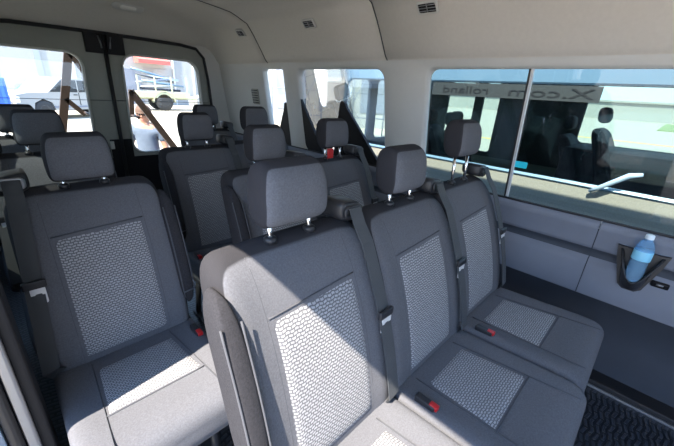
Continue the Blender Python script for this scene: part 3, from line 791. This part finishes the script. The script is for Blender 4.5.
# seats in that van, silhouettes against its far windows
for (x, y, z) in ((4.2, 0.29, 0.15), (4.45, 0.60, 0.05), (4.2, 1.78, 0.0), (4.2, 2.14, 0.0), (3.7, 1.6, 0.0)):
    bm = backrest_bm()
    for v in bm.verts: v.co += Vector((x, y, z))
    o = child('seat', bm, ['navy', 'navy'], True)
    bm = headrest_bm(1.10)
    for v in bm.verts: v.co += Vector((x, y, z))
    h = finish('headrest', bm, ['navy', 'navy'], o)
bm = bmesh.new(); box(bm, (4.0, -1.7, 0.42), (4.70, 0.75, 0.93), 0.04); child('bench', bm, 'navy')
# door handle bar
bm = bmesh.new(); tube(bm, [(N0-0.03, 0.30, 0.76), (N0-0.045, 0.25, 0.80), (N0-0.05, 0.12, 0.91), (N0-0.03, 0.06, 0.925)], [0.012, 0.016, 0.018, 0.012], 10); child('grab_bar', bm, 'bodyblue', True)
def wheel(parent, cx, cy, cz, r, wd, axis='x', name='wheel'):
    bm = bmesh.new(); lathe(bm, [(r*0.48, -wd/2), (r*0.93, -wd/2), (r, -wd/3), (r, wd/3), (r*0.93, wd/2), (r*0.48, wd/2)], 28, (cx, cy, cz), axis); t = finish(name, bm, 'tyre', parent)
    bm = bmesh.new(); lathe(bm, [(0.02, -wd*0.42), (r*0.2, -wd*0.45), (r*0.45, -wd*0.40), (r*0.50, -wd*0.51), (r*0.51, wd*0.51), (r*0.45, wd*0.40), (r*0.2, wd*0.45), (0.02, wd*0.42)], 20, (cx, cy, cz), axis); finish('hub', bm, 'steel', t)
    return t
for y in (-2.2, 2.1):
    for x in (0.15, 1.75): wheel(nv, x, y, 0.34, 0.34, 0.22)

# ------------------------------------------------------------------ behind the van
GZ = -0.65
# white pickup truck
pk = empty('pickup_truck', (1.0, 20.2, GZ), radians(28)); tag(pk, 'white pickup truck parked side-on beyond the left rear door window', 'pickup truck')
bm = bmesh.new()
prof = [(0.05, 0.45), (0.0, 0.75), (0.06, 1.08), (0.5, 1.16), (1.35, 1.2), (2.0, 1.78), (2.2, 1.84), (3.3, 1.84), (3.6, 1.25), (5.6, 1.22), (5.65, 0.5), (5.2, 0.42), (4.95, 0.42), (4.85, 0.75), (4.5, 0.92), (4.15, 0.75), (4.05, 0.42), (1.55, 0.42), (1.45, 0.75), (1.08, 0.92), (0.72, 0.75), (0.62, 0.42)]
R = [[(x, yy, z) for x, z in prof] for yy in (0.0, 1.95)]
ring_loft(bm, R); finish('body', bm, 'white', pk, False)
for nm, q in (('windscreen', [(1.42, 1.22), (2.0, 1.72), (2.12, 1.74), (1.98, 1.22)]), ('side_window', [(2.05, 1.22), (2.2, 1.76), (2.72, 1.76), (2.72, 1.22)]), ('side_window', [(2.78, 1.22), (2.78, 1.76), (3.25, 1.76), (3.5, 1.25)])):
    bm = bmesh.new(); prism(bm, q, lambda x, z: (x, -0.012, z), lambda x, z: (x, 0.02, z)); finish(nm, bm, 'tint' if 0 else 'dark_in', pk, False)
bm = bmesh.new(); box(bm, (-0.03, 0.25, 0.72), (0.05, 1.7, 1.02), 0.02); finish('grille', bm, 'panel', pk)
bm = bmesh.new(); box(bm, (-0.10, -0.02, 0.42), (0.10, 1.97, 0.66), 0.04); finish('bumper', bm, 'chrome', pk)
for yy in (0.04, 1.66):
    bm = bmesh.new(); box(bm, (-0.02, yy-0.06, 0.76), (0.16, yy+0.25, 1.0), 0.03); finish('headlight', bm, 'lens', pk)
bm = bmesh.new(); box(bm, (1.5, -0.02, 0.52), (4.05, 0.0, 0.60), 0.004); finish('side_step', bm, 'panel', pk)
bm = bmesh.new(); box(bm, (2.75, -0.02, 0.62), (2.77, 0.0, 1.2)); finish('door_gap', bm, 'dark_in', pk)
bm = bmesh.new(); box(bm, (2.5, -0.03, 1.08), (2.68, 0.0, 1.12), 0.004); finish('door_handle', bm, 'dark_in', pk)
for x in (1.08, 4.5):
    for yy in (0.12, 1.83): wheel(pk, x, yy, 0.42, 0.42, 0.26, 'y')
# green car behind it
gc = empty('car', (0.4, 26.5, GZ), 0); tag(gc, 'green car parked behind the white pickup truck', 'car')
bm = bmesh.new(); prof = [(0, 0.3), (0.0, 0.8), (1.0, 1.0), (1.7, 1.5), (3.0, 1.52), (3.8, 1.05), (4.4, 0.95), (4.45, 0.3)]
ring_loft(bm, [[(x, 0.1 if z > 1.2 else 0, z) for x, z in prof], [(x, 1.6 if z > 1.2 else 1.7, z) for x, z in prof]]); finish('body', bm, 'green', gc, False)
bm = bmesh.new(); prism(bm, [(1.2, 1.02), (1.75, 1.44), (2.95, 1.46), (3.5, 1.06)], lambda x, z: (x, -0.012, z), lambda x, z: (x, 0.06, z)); finish('side_window', bm, 'dark_in', gc, False)
for x in (0.85, 3.6):
    for yy in (0.1, 1.6): wheel(gc, x, yy, 0.32, 0.32, 0.2, 'y')
# blue container
bm = bmesh.new(); box(bm, (-3.0, 17.6, GZ), (0.72, 19.3, 1.10), 0.03)
for k in range(16): box(bm, (-2.9+0.23*k, 17.56, GZ+0.1), (-2.8+0.23*k, 17.62, 1.0), 0.01)
tag(finish('container', bm, 'blue', None, False), 'blue container at the far left, beside the white pickup truck', 'container')
# white building with posts
bd = empty('building', (0, 34, GZ)); tag(bd, 'long white building behind the vehicles, seen through the rear door windows', 'building')
bm = bmesh.new(); box(bm, (-14, 0, 0), (19, 6, 7.5)); finish('wall', bm, 'wall_white', bd, False)
for x, wd, z0, z1 in ((-4.0, 2.0, 0, 2.6), (3.3, 0.35, 0, 5.0), (8.5, 1.6, 0, 2.8), (15.5, 3.6, 2.3, 4.2)):
    bm = bmesh.new(); box(bm, (x, -0.06, z0), (x+wd, 0.02, z1), 0.01); finish('opening', bm, 'steel' if wd < 1 else 'panel', bd, False)
for x in (-1.5, 0.4, 5.4, 7.4, 12.8, 14.6):
    bm = bmesh.new(); box(bm, (x, -0.12, 0), (x+0.12, 0, 7.4)); finish('downpipe', bm, 'trim_light', bd, False)
for x in (1.0, 1.35, 1.7):
    bm = bmesh.new(); box(bm, (x, -0.07, 4.1), (x+0.18, 0, 4.35)); finish('vent_slot', bm, 'dark_in', bd, False)
# red awning
bm = bmesh.new(); prism(bm, [(0, 0), (0, 0.6), (-1.2, 0.25), (-1.2, -0.05)], lambda y, z: (9.7, 33.9+y, 2.7+z), lambda y, z: (12.2, 33.9+y, 2.7+z))
M['awning'] = mat('faded_red_awning', (0.55, 0.12, 0.10), 0.8)
tag(finish('awning', bm, 'awning', None, False), 'faded red awning on the white building, top left of the right rear window', 'awning')
# flatbed trailer with a load of poles
tr = empty('trailer', (7.5, 26.6, GZ)); tag(tr, 'pale olive flatbed trailer loaded with poles beyond the right rear door window', 'trailer')
bm = bmesh.new(); box(bm, (0, 0, 0.85), (3.6, 1.8, 1.25), 0.04); box(bm, (-0.1, 0.7, 0.75), (4.4, 0.9, 0.88), 0.02); finish('bed', bm, 'olive', tr, False)
bm = bmesh.new(); R = [[(1.75+ (0.78 if o else 0.70)*cos(a), yy, 0.58+(0.78 if o else 0.70)*sin(a)) for (o, yy) in ((1, -0.02), (1, 0.35), (0, 0.35), (0, -0.02))] for a in [pi*k/12 for k in range(13)]]
ring_loft(bm, R); finish('fender', bm, 'olive', tr, False)
wheel(tr, 1.75, 0.14, 0.58, 0.58, 0.28, 'y'); wheel(tr, 1.75, 1.66, 0.58, 0.58, 0.28, 'y')
for x in (0.1, 1.2, 2.3, 3.4):
    bm = bmesh.new(); box(bm, (x, 0, 1.2), (x+0.08, 0.08, 2.3)); finish('stake', bm, 'olive', tr, False)
PO = [('navy', 'dark navy', 0.05, 2.7, 'lowest in the load'), ('white', 'white', -0.12, 2.2, 'just above the lowest one'), ('slate_sky_blue', 'slate blue', 0.2, 2.9, 'in the lower middle of the load'),
      ('panel', 'grey', -0.25, 2.3, 'tilting up rightward at mid height'), ('panel_low', 'black', 0.32, 2.6, 'sloping down rightward above the grey one'), ('bodyblue', 'pale blue', 0.15, 2.8, 'near the top of the load'), ('slate_sky_blue', 'slate blue', 0.42, 2.4, 'topmost and steepest in the load')]
for k, (mm, cn, a, L, wh) in enumerate(PO):
    y = 26.72+0.235*k; x0 = 7.75+0.16*(k % 3); z0 = GZ+1.40+ (0.14*k) + (L*sin(a)*0.5 if a > 0 else 0)
    bm = bmesh.new(); tube(bm, [(x0, y, z0), (x0+L*cos(a), y, z0-L*sin(a)*0.5)], 0.075, 8)
    tag(finish('pole', bm, mm), '%s pole on the olive trailer, %s' % (cn, wh), 'pole', 'poles loaded on the trailer')
# white car right of the trailer
wc = empty('car', (12.0, 27.5, GZ), 0); tag(wc, 'white car standing right of the olive trailer', 'car')
bm = bmesh.new(); prof = [(0, 0.3), (0.0, 0.9), (0.9, 1.1), (1.5, 1.6), (3.2, 1.62), (3.9, 1.15), (4.4, 1.0), (4.45, 0.3)]
ring_loft(bm, [[(x, 0.1 if z > 1.2 else 0, z) for x, z in prof], [(x, 1.6 if z > 1.2 else 1.7, z) for x, z in prof]]); finish('body', bm, 'white', wc, False)
bm = bmesh.new(); prism(bm, [(1.1, 1.12), (1.6, 1.54), (3.1, 1.56), (3.6, 1.16)], lambda x, z: (x, -0.012, z), lambda x, z: (x, 0.06, z)); finish('side_window', bm, 'dark_in', wc, False)
for x in (0.85, 3.6):
    for yy in (0.1, 1.6): wheel(wc, x, yy, 0.34, 0.34, 0.2, 'y')

# building and fence beyond the right rear side windows
b2 = empty('building', (13.9, 15.9, GZ), radians(-41)); tag(b2, 'white panelled building beyond the rear side windows on the right', 'building')
bm = bmesh.new(); box(bm, (-5, 0, 0), (5.5, 2.5, 6)); finish('wall', bm, 'wall_white', b2, False)
for k in range(4):
    bm = bmesh.new(); box(bm, (-4.6+2.5*k, -0.05, 0.9), (-2.9+2.5*k, 0.02, 3.0), 0.01); finish('panel', bm, 'panel', b2, False)
fn = empty('fence', (10.9, 12.2, GZ), radians(-41)); tag(fn, 'thin grey mesh gate and scaffold poles before the white panelled building', 'fence')
for k in range(11):
    bm = bmesh.new(); tube(bm, [(-3.5+0.75*k, 0, 0), (-3.5+0.75*k, 0, 3.3)], 0.03, 6); finish('post', bm, 'panel', fn)
for z in (0.9, 2.0, 3.2):
    bm = bmesh.new(); tube(bm, [(-3.5, 0, z), (4.0, 0, z)], 0.025, 6); finish('rail', bm, 'panel', fn)
for k in range(0, 8, 3):
    bm = bmesh.new(); tube(bm, [(-3.5+0.75*k, 0, 0.1), (-3.5+0.75*(k+2), 0, 3.1)], 0.025, 6); finish('brace', bm, 'panel', fn)
bm = bmesh.new(); lathe(bm, [(0.2, 0.0), (0.2, 0.03), (0.13, 0.03), (0.03, 0.7), (0.01, 0.7)], 16, (6.9, 10.1, GZ))
M['cone'] = mat('orange_cone', (0.75, 0.18, 0.03), 0.5)
tag(finish('traffic_cone', bm, 'cone'), 'orange traffic cone on the pale ground behind the narrow rear side window', 'traffic cone')

# lot beyond the parked van: kerb grass, yellow bay lines, low wall
bm = bmesh.new(); box(bm, (55, -60, GZ), (90, 1.5, GZ+0.08)); struct('lawn', bm, 'grass')
for k, x in enumerate((13.5, 20.0, 30.0)):
    bm = bmesh.new(); box(bm, (x, -14, GZ+0.002), (x+0.22+0.012*x, 9, GZ+0.012)); tag(finish('road_marking', bm, 'yellow', None, False), ['yellow painted line on the lot nearest the parked van', 'yellow painted line on the lot, the middle one beyond the parked van', 'farthest yellow painted line on the lot, near the grass'][k], 'road marking')
b3 = empty('building', (100, 0, GZ)); tag(b3, 'low grey building far beyond the grass at the right edge', 'building')
bm = bmesh.new(); box(bm, (0, -60, 0), (8, 60, 3.6)); finish('wall', bm, 'white', b3, False)
bm = bmesh.new(); box(bm, (-0.5, -61, 3.6), (8.5, 61, 4.0)); finish('roof', bm, 'white', b3, False)

# ------------------------------------------------------------------ person behind the van
def skin_mesh(name, verts, edges, radii, m, parent=None, sub=2):
    me = bpy.data.meshes.new(name); me.from_pydata(verts, edges, []); o = bpy.data.objects.new(name, me); COL.objects.link(o)
    md = o.modifiers.new('skin', 'SKIN'); md.use_smooth_shade = True
    for i, r in enumerate(radii): me.skin_vertices[0].data[i].radius = r if isinstance(r, tuple) else (r, r)
    me.skin_vertices[0].data[0].use_root = True
    sb = o.modifiers.new('sub', 'SUBSURF'); sb.levels = sub; sb.render_levels = sub
    me.materials.append(M[m]); o.parent = parent; return o
pe = empty('person', (1.50, 5.15, GZ), radians(-35)); tag(pe, 'person in a grey-blue shirt standing close behind the right rear door window', 'person')
V = [(0, 0, 0.92), (0, 0, 1.08), (0, 0, 1.24), (0, 0, 1.36), (0, -0.01, 1.42), (0, -0.025, 1.50), (0, -0.02, 1.56),
     (0.17, 0, 1.33), (0.23, -0.01, 1.08), (0.20, -0.15, 0.90), (0.19, -0.20, 0.86), (-0.17, 0, 1.33), (-0.23, -0.02, 1.08), (-0.16, -0.20, 0.98), (-0.14, -0.25, 0.97),
     (0.09, 0, 0.86), (0.10, -0.01, 0.48), (0.10, 0.02, 0.08), (0.10, -0.12, 0.03), (-0.09, 0, 0.86), (-0.10, -0.01, 0.48), (-0.10, 0.02, 0.08), (-0.10, -0.12, 0.03)]
Ed = [(0, 1), (1, 2), (2, 3), (3, 4), (4, 5), (5, 6), (3, 7), (7, 8), (8, 9), (9, 10), (3, 11), (11, 12), (12, 13), (13, 14), (0, 15), (15, 16), (16, 17), (17, 18), (0, 19), (19, 20), (20, 21), (21, 22)]
Rd = [(0.14, 0.10), (0.13, 0.10), (0.15, 0.105), (0.10, 0.08), 0.052, 0.078, 0.075, 0.06, 0.042, 0.034, 0.03, 0.06, 0.042, 0.034, 0.03, 0.085, 0.058, 0.04, 0.03, 0.085, 0.058, 0.04, 0.03]
skin_mesh('body', V, Ed, Rd, 'skin', pe)
V = [(0, 0, 0.90), (0, 0, 1.08), (0, 0, 1.24), (0, 0, 1.36), (0.17, 0, 1.335), (0.215, -0.005, 1.16), (-0.17, 0, 1.335), (-0.215, -0.01, 1.16)]
skin_mesh('shirt', V, [(0, 1), (1, 2), (2, 3), (3, 4), (4, 5), (3, 6), (6, 7)], [(0.16, 0.12), (0.15, 0.12), (0.168, 0.122), (0.115, 0.095), 0.078, 0.062, 0.078, 0.062], 'shirt', pe)
V = [(0, 0, 0.93), (0.09, 0, 0.84), (0.10, -0.01, 0.48), (0.10, 0.02, 0.09), (-0.09, 0, 0.84), (-0.10, -0.01, 0.48), (-0.10, 0.02, 0.09)]
skin_mesh('trousers', V, [(0, 1), (1, 2), (2, 3), (0, 4), (4, 5), (5, 6)], [(0.15, 0.12), 0.098, 0.072, 0.06, 0.098, 0.072, 0.06], 'jeans', pe)
bm = bmesh.new(); R = []
for i in range(12):
    a = pi*0.5*i/11; r = 0.098*cos(a)**0.6 if i < 11 else 0.004
    R.append([(r*cos(t), -0.012+r*1.1*sin(t), 1.545+0.108*sin(a)) for t in [2*pi*k/20 for k in range(20)]])
R = [[(x, y if y > -0.05 else y, z-(0.09 if y > 0.0 else 0.0)) for x, y, z in R[0]]] + R
ring_loft(bm, R); finish('hair', bm, 'hair', pe)
for s in (-1, 1):
    bm = bmesh.new(); lathe(bm, [(0.002, -0.010), (0.009, -0.005), (0.011, 0), (0.009, 0.005), (0.002, 0.010)], 10, (s*0.030, -0.094, 1.525), 'y'); finish('eye', bm, 'text', pe)
    bm = bmesh.new(); box(bm, (s*0.082-0.01, -0.03, 1.49), (s*0.082+0.01, 0.01, 1.545), 0.008); finish('ear', bm, 'skin', pe)
bm = bmesh.new(); tube(bm, [(0, -0.093, 1.53), (0, -0.116, 1.497), (0, -0.096, 1.488)], [0.008, 0.013, 0.008], 8); finish('nose', bm, 'skin', pe)
bm = bmesh.new(); tube(bm, [(-0.024, -0.092, 1.462), (0, -0.10, 1.459), (0.024, -0.092, 1.462)], 0.005, 8); finish('mouth', bm, 'awning', pe)
for s, hx, hy, hz in ((1, 0.19, -0.21, 0.85), (-1, -0.14, -0.26, 0.968)):
    for k in range(5):
        bm = bmesh.new(); dx = (k-1.5)*0.015 if k < 4 else -s*0.035
        L = (0.062, 0.072, 0.068, 0.055, 0.045)[k]
        tube(bm, [(hx+dx*0.8, hy, hz), (hx+dx, hy-L*0.5, hz-0.012), (hx+dx, hy-L*0.8, hz-0.035)], [0.009, 0.0085, 0.007], 8); finish('finger' if k < 4 else 'thumb', bm, 'skin', pe)
